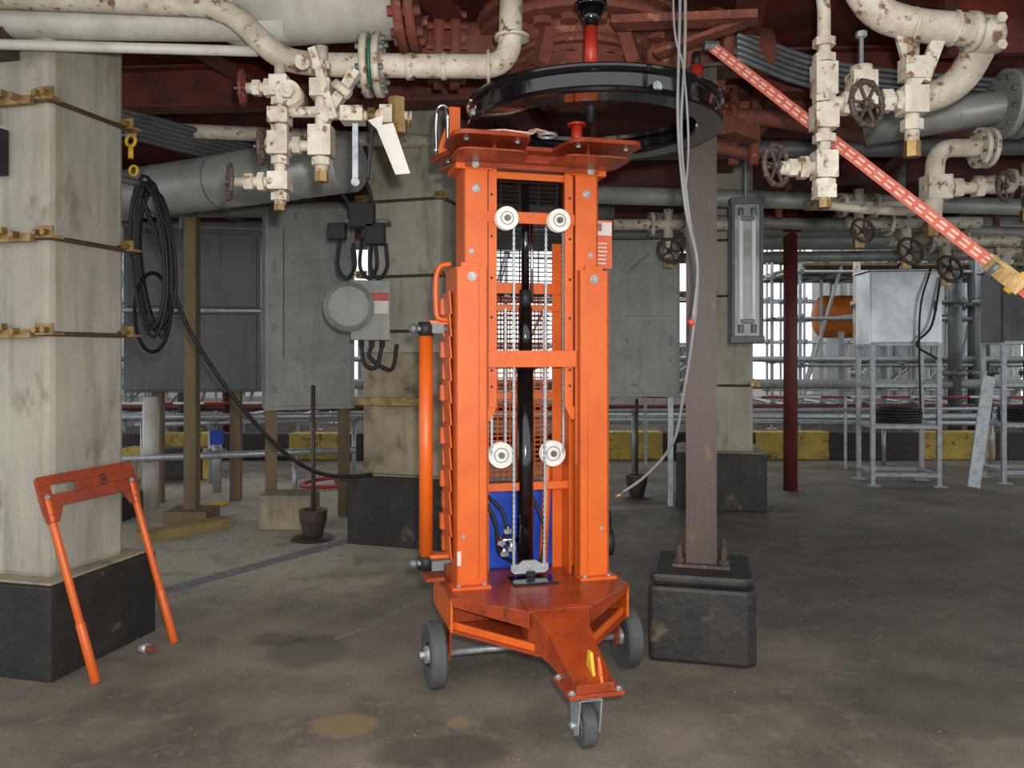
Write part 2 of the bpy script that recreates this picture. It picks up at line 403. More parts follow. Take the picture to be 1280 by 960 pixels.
b.prism([(-.84,.25),(-.80,.27),(-.80,.34),(-.82,.31)],.02,.03,'orange',X=(0,1,0),Y=(0,0,1),Z=(1,0,0))
b.done()
b=B('caster',parent=L)
b.cyl((0,-.75,.19),(0,-.75,.212),.05,'zinc');b.cyl((0,-.75,.212),(0,-.75,.221),.065,'zinc');b.torus((0,-.75,.20),(0,0,1),.055,.008,'zinc')
for x in(-.04,.04):
    b.prism([(-.055,.19),(.05,.19),(.035,.06),(.0,.045),(-.03,.06)],x-.003,x+.003,'zinc',O=(0,-.74,0),X=(0,1,0),Y=(0,0,1),Z=(1,0,0))
b.bx(-.043,.043,-.79,-.69,.182,.19,'zinc')
b.lathe([(.03,-.026),(.07,-.026),(.078,-.018),(.078,.018),(.07,.026),(.03,.026)],(0,-.73,.078),(1,0,0),'tyre')
b.lathe([(.0,-.02),(.05,-.02),(.05,-.027)],(0,-.73,.078),(1,0,0),'tyre');b.cyl((-.03,-.73,.078),(.03,-.73,.078),.045,'zincd')
b.cyl((-.055,-.73,.078),(.055,-.73,.078),.012,'zinc',seg=8);b.done()
b=B('rear_wheels',parent=L)
for sx in(-1,1):
    c0=(sx*.43,-.09,.135)
    b.lathe([(.05,-.03),(.10,-.034),(.125,-.034),(.135,-.024),(.135,.024),(.125,.034),(.10,.034),(.05,.03)],c0,(1,0,0),'tyre')
    b.lathe([(0,-.022),(.088,-.022),(.094,-.034)],c0,(1,0,0),'zincd');b.lathe([(0,.022),(.088,.022),(.094,.034)],c0,(1,0,0),'zincd')
    b.cyl((c0[0]-.045,-.09,.135),(c0[0]+.045,-.09,.135),.035,'zinc');b.hexn((c0[0]+sx*.05,-.09,.135),(1,0,0),.016,.03,'zinc')
    b.prism([(-.16,.262),(-.02,.262),(-.06,.11),(-.12,.11)],sx*.375-.005,sx*.375+.005,'orange_d',X=(0,1,0),Y=(0,0,1),Z=(1,0,0))
b.cyl((-.43,-.09,.135),(.43,-.09,.135),.014,'zinc',seg=10);b.done()
# mast stage 1 (outer)
b=B('outer_mast',parent=L,bevel=.002)
for sx in(-1,1):
    i,o=.205,.345
    b.bx(*sorted((sx*i,sx*o)),-.10,-.09,.405,1.76,'orange');b.bx(*sorted((sx*o,sx*(o-.01))),-.10,.13,.405,1.76,'orange')
    b.bx(*sorted((sx*i,sx*o)),.12,.13,.405,1.70,'orange');b.bx(*sorted((sx*i,sx*(i+.008))),-.10,-.04,.405,1.76,'orange')
    b.bx(*sorted((sx*.2,sx*.365)),-.14,-.06,.405,.417,'orange')
    for x in(.225,.335): b.bolt((sx*x,-.12,.417),(0,0,1),.008)
    for z in(1.72,): b.bolt((sx*.275,-.10,z),(0,-1,0),.013)
    b.bolt((sx*.31,-.10,.62),(0,-1,0),.006)
    b.bx(*sorted((sx*.243,sx*.2455)),-.1012,-.0995,.44,1.75,'orange_d')
    z=.52;k=0
    while z<1.62:
        R=Matrix.Rotation(math.radians(sx*5),3,'Y')
        b.box((sx*.358,.03,z+.045),(.006,.17,.098),'orange',rot=R)
        b.bx(*sorted((sx*.348,sx*(.375 if k%2 else .366))),.09,.13,z,z+.07,'orange');z+=.095;k+=1
b.done()
b=B('middle_mast',parent=L,bevel=.002)
for sx in(-1,1):
    i,o=.20,.305
    b.bx(*sorted((sx*i,sx*o)),-.07,-.06,.9,2.19,'orange');b.bx(*sorted((sx*o,sx*(o-.01))),-.07,.1,.9,2.19,'orange')
    b.bx(*sorted((sx*i,sx*o)),.09,.10,.9,2.19,'orange')
    b.bolt((sx*.25,-.07,2.10),(0,-1,0),.012);b.bolt((sx*.27,-.07,1.83),(0,-1,0),.008)
    b.bx(*sorted((sx*.24,sx*.32)),-.09,-.06,1.76,1.78,'orange')
b.done()
b=B('inner_mast',parent=L,bevel=.002)
for sx in(-1,1):
    xs=sorted((sx*.155,sx*.20))
    b.bx(xs[0],xs[1],-.055,-.045,1.16,2.2,'orange')
    b.bx(*sorted((sx*.19,sx*.2)),-.055,.08,1.16,2.2,'orange_d')
    b.bx(*sorted((sx*.195,sx*.205)),.0,.12,.405,1.9,'orange')
    b.bx(*sorted((sx*.15,sx*.205)),.11,.12,.405,1.9,'orange')
    b.prism([(sx*.155,1.16),(sx*.2,1.16),(sx*.2,1.10),(sx*.185,1.10)],-.055,-.045,'orange',X=(1,0,0),Y=(0,0,1),Z=(0,1,0))
    for z in(1.25,1.32,1.55,1.72,1.9,2.08): b.cyl((sx*.178,-.057,z),(sx*.178,-.053,z),.006,'rubber',seg=10)
for z,h,y in((1.985,.05,-.05),(1.37,.072,-.075),(2.17,.03,-.03)): b.bx(-.2,.2,y-.008,y+.008,z-h/2,z+h/2,'orange')
for z,h,y in((1.69,.05,.10),(1.60,.025,.10),(.80,.035,.03),(1.2,.03,.12)): b.bx(-.2,.2,y-.006,y+.006,z-h/2,z+h/2,'orange')
for x in(-.12,.12): b.bolt((x,-.058,1.985),(0,-1,0),.008)
b.done()
b=B('hydraulic_ram',parent=L)
b.cyl((0,.04,.44),(0,.04,1.34),.037,'black',seg=24);b.cyl((0,.04,1.34),(0,.04,1.6),.031,'black',seg=24)
b.cyl((0,.04,1.6),(0,.04,1.68),.026,'rubber');b.cyl((0,.04,1.68),(0,.04,2.15),.018,'black')
b.cyl((.028,.03,1.62),(.028,.03,2.0),.007,'chrome');b.cyl((0,.04,1.32),(0,.04,1.36),.041,'black')
b.done()
b=B('chain_pulleys',parent=L)
for x,z,y,r in((-.118,1.975,-.075,.05),(.118,1.975,-.075,.05),(-.12,.945,.02,.057),(.12,.945,.02,.057)):
    b.lathe([(0,-.018),(r*.3,-.018),(r*.32,-.012),(r*.8,-.012),(r*.82,-.018),(r,-.018),(r,-.008),(r*.86,-.003),(r*.86,.003),(r,.008),(r,.018),(0,.018)],(x,y,z),(0,-1,0),'white')
    b.cyl((x,y-.02,z),(x,y-.03,z),.014,'zincd',seg=12);b.hexn((x,y-.03,z),(0,1,0),.009,.02,'zincd')
    b.torus((x,y-.018,z),(0,1,0),r*.55,.002,'zincd',seg=24,ss=6)
b.done()
b=B('lifting_chains',parent=L)
def chain(x,y,z0,z1,x2=None):
    z=z0;k=0;x2=x if x2 is None else x2
    while z<z1:
        xx=x+(x2-x)*(z-z0)/(z1-z0)
        b.box((xx,y,z),(.012 if k%2 else .008,.008,.0115),'zinc' if k%2 else 'stain');z+=.0115;k+=1
chain(-.07,-.02,.46,1.96);chain(.07,-.02,.46,1.96,.078);chain(-.165,.0,.95,1.96);chain(.165,.0,.95,1.96)
chain(-.09,.05,.9,1.6);chain(.09,.05,.9,1.6)
b.done()
b=B('foot_bracket',parent=L,bevel=.003)
b.bx(-.10,.10,-.14,-.02,.405,.415,'black');b.prism([(-.085,-.015),(-.07,-.028),(.07,-.028),(.085,-.015),(.085,.012),(.05,.012),(.03,.028),(-.03,.028),(-.05,.012),(-.085,.012)],-.035,-.015,'zinc',O=(0,0,.455),X=(1,0,0),Y=(0,0,1),Z=(0,1,0))
for x in(-.065,0,.065): b.bolt((x,-.035,.455),(0,-1,0),.008)
for x in(-.07,.07): b.cyl((x,-.02,.46),(x,-.02,.54),.006,'zinc',seg=8)
b.bx(-.02,.02,-.05,.08,.415,.44,'black')
b.done()
b=B('mesh_guard',parent=L)
z=1.38
while z<2.18: b.cyl((-.185,.13,z),(.185,.13,z),.0028,'rubber',seg=6);z+=.0205
for x in(-.18,-.09,0,.09,.18): b.cyl((x,.134,1.38),(x,.134,2.18),.003,'rubber',seg=6)
z=.83
while z<1.66: b.cyl((-.16,.19,z),(.16,.19,z),.0038,'orange',seg=6);z+=.0225
for i in range(-5,6): b.cyl((i*.03,.195,.80),(i*.03,.195,1.66),.003,'orange',seg=6)
b.done()
b=B('pump_unit',parent=L,bevel=.02)
b.box((0,.235,.585),(.44,.18,.36),'blue');b.cyl((.10,.10,.42),(.13,.11,.92),.020,'orange');b.cyl((-.13,.42,.4),(-.13,.42,.8),.05,'blue')
b.box((0,.235,.775),(.30,.12,.02),'rubber')
b.done()
b=B('hoses_and_fittings',parent=L)
b.tube([(-.05,.1,.45),(-.11,.08,.5),(-.13,.06,.62),(-.17,.08,.72),(-.19,.10,.66)],.009,'rubber')
b.tube([(-.03,.1,.5),(-.08,.05,.56),(-.1,.05,.68),(-.17,.10,.76)],.008,'rubber')
b.tube([(.03,.1,.45),(.08,.06,.46),(.1,.08,.6),(.05,.12,.75)],.008,'rubber')
for x,z in((-.11,.55),(-.08,.6),(-.095,.5),(-.06,.52)):
    b.cyl((x,.06,z-.02),(x,.06,z+.03),.014,'chrome');b.hexn((x,.05,z),(0,0,1),.02,.02,'zinc')
b.cyl((-.13,.05,.56),(-.03,.05,.56),.012,'chrome');b.done()
b=B('outrigger_strut',parent=L)
b.cyl((-.45,.03,.52),(-.45,.03,1.47),.03,'orange',seg=24)
for z in(.49,1.5):
    b.cyl((-.45,.03,z-.03),(-.45,.03,z+.03),.034,'rubber');b.cyl((-.50,.02,z),(-.34,.02,z),.012,'zinc',seg=10)
    b.sphere((-.505,.02,z),.022,'zincd',seg=10);b.bx(-.44,-.35,.0,.05,z+.02,z+.035,'orange')
    b.box((-.41,-.03,z),(.05,.03,.04),'zincd')
b.bx(-.46,-.38,-.03,.1,.42,.435,'orange_d')
b.done()
b=B('side_handles',parent=L)
b.tube([(-.345,.0,1.54),(-.40,.0,1.545),(-.41,.0,1.60),(-.41,.0,1.72),(-.39,.0,1.77),(-.345,.0,1.78)],.012,'orange')
b.tube([(-.41,.0,2.25),(-.41,.0,2.40),(-.40,-.02,2.45),(-.37,-.02,2.45),(-.36,0,2.4),(-.36,.0,2.26)],.009,'chrome')
b.cyl((.38,.08,.52),(.42,.08,.52),.07,'rubber');b.cyl((.38,.1,.62),(.42,.1,.62),.05,'rubber')
b.done()
b=B('warning_label',parent=L)
b.bx(.315,.40,.0,.006,1.78,2.0,'lago');b.bx(.318,.397,-.003,0,1.93,1.99,'paper')
b.bx(.318,.35,-.003,0,1.95,1.985,'labr')
for i in range(6): b.bx(.325,.385-random.uniform(0,.02),-.003,0,1.80+i*.018,1.806+i*.018,'paper')
b.done()
b=B('danger_decal',parent=L);b.bx(-.338,-.322,-.103,-.1005,.5,.56,'paper');b.done()
# top platform
b=B('top_platform',parent=L,bevel=.003)
def rc(cx,cy,r,a0,a1,n=5): return [(cx+r*math.cos(math.radians(a0+(a1-a0)*i/n)),cy+r*math.sin(math.radians(a0+(a1-a0)*i/n))) for i in range(n+1)]
half=[(.0,-.17),(.06,-.17)]+rc(.14,-.31,.06,180,270)+rc(.34,-.31,.06,270,360)+[(.40,-.14),(.36,-.04),(.39,.05)]+rc(.37,.14,.04,0,90)+[(0,.18)]
plat=half[:-1]+[(-x,y) for x,y in reversed(half[1:-1])]
b.prism(plat,2.250,2.268,'orange_d')
b.prism([(p[0]*.93,p[1]*.85) for p in plat],2.205,2.213,'orange_d')
b.bx(-.30,.30,-.10,-.085,2.185,2.25,'orange_d')
for sx in(-1,1):
    b.bx(*sorted((sx*.2,sx*.21)),-.22,.12,2.213,2.25,'orange_d')
    b.bx(*sorted((sx*.18,sx*.34)),-.08,.11,2.18,2.205,'orange')
    for p in((.13,-.3),(.34,-.3),(.34,.1)): b.bolt((sx*p[0],p[1],2.25),(0,0,-1),.009)
    b.bolt((sx*.26,-.101,2.195),(0,-1,0),.011)
b.box((-.33,.02,2.36),(.05,.05,.20),'orange');b.prism([(-.40,2.268),(-.30,2.268),(-.31,2.46),(-.335,2.46)],.06,.072,'orange',X=(1,0,0),Y=(0,0,1),Z=(0,1,0))
for x,y in((.22,-.2),(-.15,-.22),(.36,.1),(-.02,.14)): b.box((x,y,2.285),(.05,.07,.036),'orange_d')
b.done()
b=B('sling_strap',parent=L)
P=[(-.33,-.28,2.275),(-.2,-.345,2.275),(-.1,-.372,2.262),(-.08,-.355,2.285),(.0,-.30,2.29)]
for q,w in zip(P,P[1:]): b.beam(q,w,.035,.006,'webw')
b.torus((.0,-.29,2.285),(0,0,1),.035,.007,'zinc');b.done()
# ------------------------------------------------------------------ big black handwheel ring
W=empty('large_valve_handwheel',(.335,3.3,0))
b=B('rim',parent=W)
zz=lambda z:2.306+(z-2.332)*.86
prof=[(.515,2.455),(.522,2.447),(.522,2.437),(.512,2.428),(.498,2.420),(.496,2.368),(.505,2.358),(.520,2.352),(.522,2.338),(.512,2.332),(.42,2.332),(.412,2.34),(.412,2.352),(.42,2.36),(.475,2.362),(.478,2.425),(.45,2.43),(.45,2.45),(.46,2.457)]
b.lathe([(r,zz(z)) for r,z in prof],(0,0,0),(0,0,1),'black',seg=96,closed=True)
for i in range(4):
    t=math.radians(20+90*i);b.bolt((.515*math.cos(t),.515*math.sin(t),2.335),(math.cos(t),math.sin(t),0),.012)
b.done()
b=B('hub_and_spindle',parent=W)
b.cyl((-.06,.10,2.268),(-.06,.10,2.36),.024,'red');b.cyl((-.06,.10,2.36),(-.06,.10,2.37),.04,'red');b.cyl((0,.1,2.60),(0,.1,2.78),.028,'red');b.cyl((0,.1,2.37),(0,.1,2.60),.018,'rubber')
b.cyl((0,.1,2.78),(0,.1,2.86),.026,'black',r2=.06);b.cyl((0,.1,2.86),(0,.1,2.88),.07,'black')
b.cyl((0,.1,2.88),(0,.1,3.1),.03,'rust')
b.done()
# ------------------------------------------------------------------ rusty valve above
b=B('rusty_flanged_valve')
cx,cy=.33,4.1
for z,r,t in((2.98,.52,.05),(3.06,.52,.05),(2.88,.36,.04)): b.flange((cx,cy,z),(0,0,1),r,t,'rust',20,'rust')
b.lathe([(.2,2.74),(.26,2.80),(.34,2.88),(.40,2.95)],(cx,cy,0),(0,0,1),'rust');b.flange((cx,cy,2.75),(0,0,1),.27,.05,'rust',12,'rust')
b.cyl((cx,cy,2.68),(cx,cy,2.76),.16,'rust')
b.cyl((cx-.9,cy-.1,2.92),(cx-.1,cy,2.95),.13,'rust',seg=24);b.flange((cx-.62,cy-.07,2.93),(1,.1,0),.2,.05,'rust',10,'rust');b.flange((cx-.70,cy-.07,2.93),(1,.1,0),.2,.05,'rust',10,'rust')
b.cyl((cx+.1,cy,2.95),(cx+1.0,cy+.1,2.97),.13,'rust',seg=24);b.flange((cx+.72,cy+.07,2.96),(1,.1,0),.22,.05,'rust',10,'rust')
for sx in(-.2,.25):
    b.beam((cx+sx,cy-.35,2.75),(cx+sx*.6,cy-.3,3.1),.06,.06,'rust')
b.beam((cx+.12,3.55,2.86),(cx+.70,3.35,2.80),.10,.035,'rust');b.beam((cx+.66,3.4,2.80),(cx+.32,3.6,2.74),.07,.02,'rust')
b.done()
b=B('rusty_pipe_run')
b.pipe([(1.1,5.0,2.93),(1.9,5.0,2.9),(3.2,5.4,2.9)],.09,'rust');b.flange((1.55,5.0,2.91),(1,0,0),.15,.04,'rust',8,'rust')
b.pipe([(1.0,4.6,2.75),(1.5,4.7,2.78),(2.3,5.2,2.8)],.05,'rust');b.flange((1.25,4.65,2.72),(.9,.1,0),.13,.03,'rust',8,'rust')
for x in(1.3,1.42): b.cyl((x,4.7,2.5),(x+.01,4.7,2.95),.03,'rust')
b.beam((1.15,4.3,2.62),(1.35,4.5,2.62),.1,.09,'rust')
b.pipe([(1.05,4.4,2.95),(1.05,4.4,2.55),(1.3,4.45,2.5)],.035,'rust');b.flange((1.05,4.4,2.78),(0,0,1),.08,.03,'rust',6,'rust')
b.done()
b=B('red_steel_panel')
b.beam((1.2,5.6,3.02),(4.5,6.2,3.02),.5,.03,'dred');b.beam((2.1,3.9,2.98),(3.2,4.0,3.05),.05,.28,'dred');b.done()
# ------------------------------------------------------------------ top-left pipework
b=B('large_white_pipe')
b.pipe([(-2.8,3.5,2.86),(-1.0,3.55,2.865)],.085,'creamc',seg=28);b.pipe([(-2.8,3.36,2.71),(-1.1,3.46,2.70)],.022,'creamc')
b.cyl((-1.2,3.6,2.98),(-.50,3.6,3.02),.20,'creamc',seg=36);b.sphere((-1.2,3.6,2.98),.20,'creamc',seg=28)
b.flange((-.5,3.6,3.02),(1,0,.05),.26,.04,'rust',12,'rust');b.flange((-.45,3.6,3.02),(1,0,.05),.26,.04,'rust',12,'rust')
b.done()
b=B('cream_process_pipe')
b.pipe([(-2.9,3.3,2.90),(-1.22,3.4,2.87),(-.98,3.4,2.64),(-.80,3.4,2.62),(-.01,3.4,2.612),(.0,3.42,3.1)],.05,'cream',bend=.12,seg=24)
for x in(-.615,-.565): b.flange((x,3.4,2.62),(1,0,0),.135,.028,'cream',8,'zincd')
b.cyl((-.595,3.4,2.62),(-.585,3.4,2.62),.12,'green')
b.flange((-.10,3.4,2.612),(1,0,0),.07,.012,'cream',0);b.cyl((-.3,3.4,2.613),(-.28,3.4,2.613),.056,'cream')
b.cyl((-.45,3.4,2.613),(-.42,3.4,2.613),.056,'cream');b.flange((0,3.41,2.74),(0,0,1),.075,.014,'cream',0)
b.done()
# manifold with needle valves (left)
b=B('needle_valve_manifold')
y=3.2
def hb(x0,x1,z,r=.022,yy=y): b.cyl((x0,yy,z),(x1,yy,z),r,'cream',seg=14)
def vb(x,z0,z1,r=.022,yy=y): b.cyl((x,yy,z0),(x,yy,z1),r,'cream',seg=14)
def blk(x,z,w=.075,h=.075): b.box((x,y,z),(w,.068+random.uniform(0,.02),h),'cream')
vb(-.928,1.99,2.55);vb(-.762,2.12,2.62,.026);b.cyl((-.84,3.38,2.64),(-.84,3.2,2.56),.03,'cream');hb(-.93,-.76,2.36)
blk(-.928,2.46,.07,.08);blk(-.928,2.34,.08,.06);blk(-.928,2.23,.08,.09);blk(-.928,2.08,.08,.07);blk(-.762,2.24,.09,.12);blk(-.762,2.45,.08,.07)
b.cyl((-.88,3.14,2.42),(-.88,3.26,2.42),.05,'cream');b.hexn((-.88,3.13,2.42),(0,1,0),.03,.03,'cream')
hb(-1.06,-.928,2.455);b.handwheel((-1.078,y,2.455),(1,.12,0),.062,'dred');b.hexn((-1.02,y,2.455),(1,0,0),.033,.03,'cream');b.hexn((-.975,y,2.455),(1,0,0),.038,.025,'cream')
hb(-.986,-.76,2.225);b.handwheel((-.992,y-.03,2.215),(1,.1,0),.064,'brown');b.hexn((-.86,y,2.225),(1,0,0),.036,.03,'cream');b.hexn((-.965,y,2.225),(1,0,0),.034,.03,'cream')
hb(-1.12,-.928,2.08);b.handwheel((-1.13,y,2.08),(1,.5,0),.066,'brown');b.hexn((-1.05,y,2.08),(1,0,0),.035,.035,'cream');b.hexn((-1.0,y,2.08),(1,0,0),.04,.025,'cream')
for z in(2.40,2.29,2.165,2.02): b.hexn((-.928,y,z),(0,0,1),.036,.03,'cream')
for z in(2.54,2.36,2.16): b.hexn((-.762,y,z),(0,0,1),.04,.03,'cream')
b.cyl((-.762,y,2.08),(-.762,y,2.13),.028,'brass',seg=6);b.cyl((-.928,y,1.965),(-.928,y,2.0),.024,'brass',seg=6)
b.beam((-.79,y-.045,2.6),(-.70,y-.045,2.32),.02,.03,'cream');b.beam((-.62,y-.01,2.52),(-.75,y-.01,2.32),.05,.04,'cream')
b.pipe([(-.762,y,2.345),(-.40,y,2.345)],.018,'cream');blk(-.635,2.345,.09,.06);b.hexn((-.56,y,2.345),(1,0,0),.032,.03,'brass');blk(-.5,2.345,.05,.07)
b.hexn((-.46,y,2.36),(0,0,1),.036,.11,'brass');b.handwheel((-.41,y,2.33),(1,0,0),.03,'brass',4);b.hexn((-.45,y,2.30),(0,0,1),.03,.05,'brass')
b.cyl((-.70,y-.05,2.46),(-.64,y-.05,2.41),.02,'cream')
b.beam((-.617,y-.05,2.30),(-.617,y-.05,2.06),.022,.006,'zinc',up=(0,1,0));b.torus((-.617,y-.05,2.07),(0,1,0),.014,.004,'zinc')
b.tube([(-.55,y-.03,2.32),(-.56,y-.04,2.2),(-.57,y-.04,2.08)],.008,'rubber')
b.done()
b=B('paper_tag')
b.prism([(-.05,0),(.02,.02),(.09,-.17),(.03,-.18)],-.001,.001,'paper',O=(-.48,3.1,2.27),X=(.9,.4,0),Y=(0,0,1),Z=(-.4,.9,0))
b.prism([(-.07,.0),(-.01,.02),(-.02,-.05)],-.001,.001,'paper',O=(-.49,3.11,2.3),X=(1,0,0),Y=(0,0,1),Z=(0,1,0))
b.tube([(-.52,3.12,2.3),(-.53,3.14,2.345),(-.5,3.17,2.37)],.003,'webw');b.done()
# ------------------------------------------------------------------ right pipework
b=B('isolation_valve_manifold')
y=3.0
b.pipe([(1.10,y,2.95),(1.17,y,2.72),(1.17,y,1.97)],.024,'cream')
for x,z,w,h,dd in((1.17,2.42,.08,.12,.07),(1.17,2.28,.085,.09,.08),(1.17,2.10,.08,.10,.075),(1.17,2.0,.07,.05,.065)): b.box((x,y,z),(w,dd,h),'cream')
for z in(2.5,2.35,2.2,2.03,2.56): b.hexn((1.17,y,z),(0,0,1),.042,.03,'cream')
b.cyl((1.17,y,1.94),(1.17,y,1.98),.026,'brass',seg=6)
hb(1.0,1.17,2.09,.026,y);b.hexn((1.09,y,2.09),(1,0,0),.045,.03,'cream');b.hexn((1.05,y,2.09),(1,0,0),.035,.03,'cream')
b.handwheel((.985,y-.02,2.096),(.75,-1,0),.074,'brown',6)
hb(1.17,1.32,2.33,.028,y);b.hexn((1.25,y,2.33),(1,0,0),.045,.03,'cream')
b.handwheel((1.30,y-.07,2.31),(.5,-1,0),.08,'brown',6);b.box((1.31,y,2.38),(.09,.085,.13),'cream');b.cyl((1.31,y,2.44),(1.31,y,2.60),.009,'zincd',seg=8);b.cyl((1.31,y,2.43),(1.31,y,2.47),.04,'cream');b.hexn((1.31,y,2.59),(0,0,1),.02,.02,'zinc')
hb(1.32,1.52,2.34,.022,y);b.hexn((1.4,y,2.34),(1,0,0),.045,.04,'cream');b.hexn((1.45,y,2.34),(1,0,0),.038,.03,'cream')
vb(1.50,2.17,2.55,.026,y);b.box((1.50,y,2.34),(.09,.08,.10),'cream');b.box((1.50,y,2.46),(.075,.07,.08),'cream');b.hexn((1.5,y,2.25),(0,0,1),.04,.04,'cream');b.cyl((1.5,y,2.13),(1.5,y,2.19),.03,'brass',seg=6)
b.beam((1.56,y,2.5),(1.50,y,2.40),.05,.04,'cream');b.beam((1.6,y,2.58),(1.54,y,2.42),.02,.05,'cream');b.beam((1.46,y,2.6),(1.50,y,2.45),.02,.05,'cream')
b.done()
b=B('cream_elbow_pipe')
b.pipe([(1.22,2.95,2.85),(1.36,3.0,2.67),(1.50,3.0,2.625),(1.80,3.02,2.61),(1.78,3.2,2.45),(1.6,3.3,2.42)],.06,'cream',bend=.1,seg=28)
b.torus((1.50,3.0,2.625),(1,0,-.1),.06,.006,'cream');b.torus((1.66,3.01,2.618),(1,0,-.1),.06,.006,'cream');b.flange((1.74,3.03,2.612),(1,0,0),.075,.03,'cream',8)
for z in(-.05,.05): b.hexn((1.80,2.96,2.58+z),(0,1,0),.02,.05,'cream')
b.sphere((1.79,3.03,2.60),.075,'cream');b.done()
b=B('flanged_grey_pipe')
b.pipe([(1.95,4.4,2.62),(2.5,4.0,2.64),(3.3,3.9,2.66)],.085,'lag',seg=28)
for x in(2.47,2.53): b.flange((x,4.0,2.64),(1,-.05,0),.17,.035,'lag',10)
b.done()
b=B('cream_branch_valve')
y=4.0
b.pipe([(2.1,y,2.05),(2.12,y,2.42),(2.35,y,2.42),(2.42,y,2.42)],.045,'cream',bend=.09)
for x in(2.34,2.38): b.flange((x,y,2.42),(1,0,0),.10,.022,'cream',8)
b.pipe([(2.05,y,2.22),(2.5,y,2.22)],.03,'cream');b.box((2.12,y,2.22),(.12,.1,.12),'cream');b.hexn((2.22,y,2.22),(1,0,0),.05,.05,'cream');b.hexn((2.33,y,2.22),(1,0,0),.05,.04,'cream')
b.handwheel((2.44,y-.04,2.22),(.6,-1,0),.07,'brown');b.cyl((2.1,y,1.98),(2.1,y,2.08),.03,'brass',seg=6)
b.pipe([(1.75,4.6,2.25),(2.0,4.5,2.2),(2.1,y,2.1)],.025,'cream')
b.done()
b=B('far_valve_cluster')
for cx,cy,cz,k in((3.2,6.5,2.45,1.2),(1.25,6.4,2.42,1.1),(2.6,6.0,2.5,1.0),(3.9,7.2,2.4,1.3),(4.7,7.6,2.35,1.2),(3.6,5.6,2.6,.9)):
    b.pipe([(cx-.4*k,cy,cz),(cx+.5*k,cy,cz)],.04*k,'cream');b.flange((cx-.12*k,cy,cz),(1,0,0),.09*k,.03,'cream',8);b.flange((cx+.12*k,cy,cz),(1,0,0),.09*k,.03,'cream',8)
    b.cyl((cx,cy,cz-.25*k),(cx,cy,cz+.12),.035*k,'cream');b.handwheel((cx,cy-.08,cz-.2*k),(.2,-1,.3),.09*k,'brown');b.hexn((cx,cy,cz-.28*k),(0,0,1),.04,.08,'brass')
b.done()
# overhead runs
b=B('lagged_pipe')
b.pipe([(-4.4,6.9,2.62),(-2.9,6.1,2.60),(-1.05,5.2,2.63)],.19,'lag',seg=36)
for t in(.15,.45,.75):
    q=V((-2.9,6.1,2.60)).lerp(V((-1.05,5.2,2.63)),t);b.torus(q,(1.85,-.9,.03),.192,.005,'zincd')
b.done()
b=B('overhead_pipe_run')
for (x0,y0,x1,y1,z,r,m) in ((-6,7.6,1,7.9,2.78,.08,'cab'),(-5,8.4,6,8.0,2.66,.1,'lag'),(0.6,6.2,5.5,6.9,2.62,.07,'lag'),(.5,5.4,4,5.2,2.75,.06,'cabd'),(-6,9.4,7,9.4,2.72,.12,'lag'),(1.5,9.0,7.5,8.4,2.45,.06,'lag'),(1.2,6.7,7,8.0,2.52,.05,'cab'),(-4,5.2,-.5,5.8,2.92,.05,'cream')):
    b.pipe([(x0,y0,z),(x1,y1,z)],r,m)
for i,(x,y) in enumerate(((2.2,6.6),(3.4,7.0),(4.6,7.6),(5.6,8.2),(.6,5.9),(-3.2,7.8),(-1.5,7.8))):
    b.cyl((x,y,2.5-.12*(i%3)),(x,y,3.1),.03+.012*(i%2),'cab' if i%2 else 'rust');b.flange((x,y,2.75),(0,0,1),.1,.04,'rust',6)
b.done()
b=B('cable_bundle')
for i in range(6):
    o=i*.045
    b.tube([(-3.2-o*.4,4.3,2.95-.0*i),(-2.5-o*.3,5.0+o*.6,2.93-o*.5),(-1.87,5.9+o*.8,2.91-o*.5),(-1.0,6.9,2.91-o*.5)],.02,'cabd',seg=8)
b.done()
b=B('cable_bundle')
for i in range(6):
    b.tube([(1.12,4.0,3.02-i*.03),(1.6,4.25,2.96-i*.03),(2.25,4.4,2.93-i*.03),(3.4,4.5,2.88-i*.03)],.014,'zincd',seg=8)
b.done()
# ------------------------------------------------------------------ cabinets and boxes
b=B('electrical_cabinet',(-1.72,6.75,0),22,bevel=.008)
b.box((0,0,1.75),(.72,.32,1.65),'cab');b.box((.0,-.165,1.75),(.66,.02,1.58),'cab')
for z in(1.1,1.6,2.1,2.45): b.box((-.30,-.18,z),(.03,.02,.06),'zincd')
b.beam((-.22,-.185,1.35),(-.22,-.185,2.4),.006,.006,'blk');b.box((.2,-.18,1.75),(.03,.03,.12),'zincd')
b.box((-.3,0,.46),(.09,.09,.93),'wood');b.box((.3,0,.46),(.09,.09,.93),'wood');b.done()
b=B('electrical_cabinet',(-2.95,7.5,0),8,bevel=.008)
b.box((0,0,1.78),(1.2,.35,1.5),'cabd');b.box((0,-.18,1.4),(1.14,.02,.7),'cabd');b.box((0,-.18,2.15),(1.14,.02,.68),'cabd')
b.cyl((-.6,-.22,1.78),(.65,-.22,1.78),.025,'zinc');b.box((-.35,0,.5),(.1,.1,1.05),'wood');b.box((.35,0,.5),(.1,.1,1.05),'wood');b.done()
b=B('timber_post',(-2.62,6.55,0),bevel=.005)
b.bx(-.05,.05,-.05,.05,.0,2.5,'wood');b.box((0,0,.06),(.35,.3,.12),'wood');b.done()
b=B('junction_box',(-1.02,5.42,0),10,bevel=.006)
b.box((.06,0,1.68),(.26,.16,.40),'cab');b.lathe([(0,-.14),(.13,-.14),(.165,-.11),(.165,-.02),(.15,0)],(-.08,-.02,1.70),(0,1,0),'cab')
b.cyl((-.08,-.02,1.70),(-.08,-.155,1.70),.165,'cab',r2=.14,seg=36)
b.box((.12,-.085,1.77),(.12,.008,.05),'labr');b.box((.12,-.085,1.70),(.12,.008,.09),'paper')
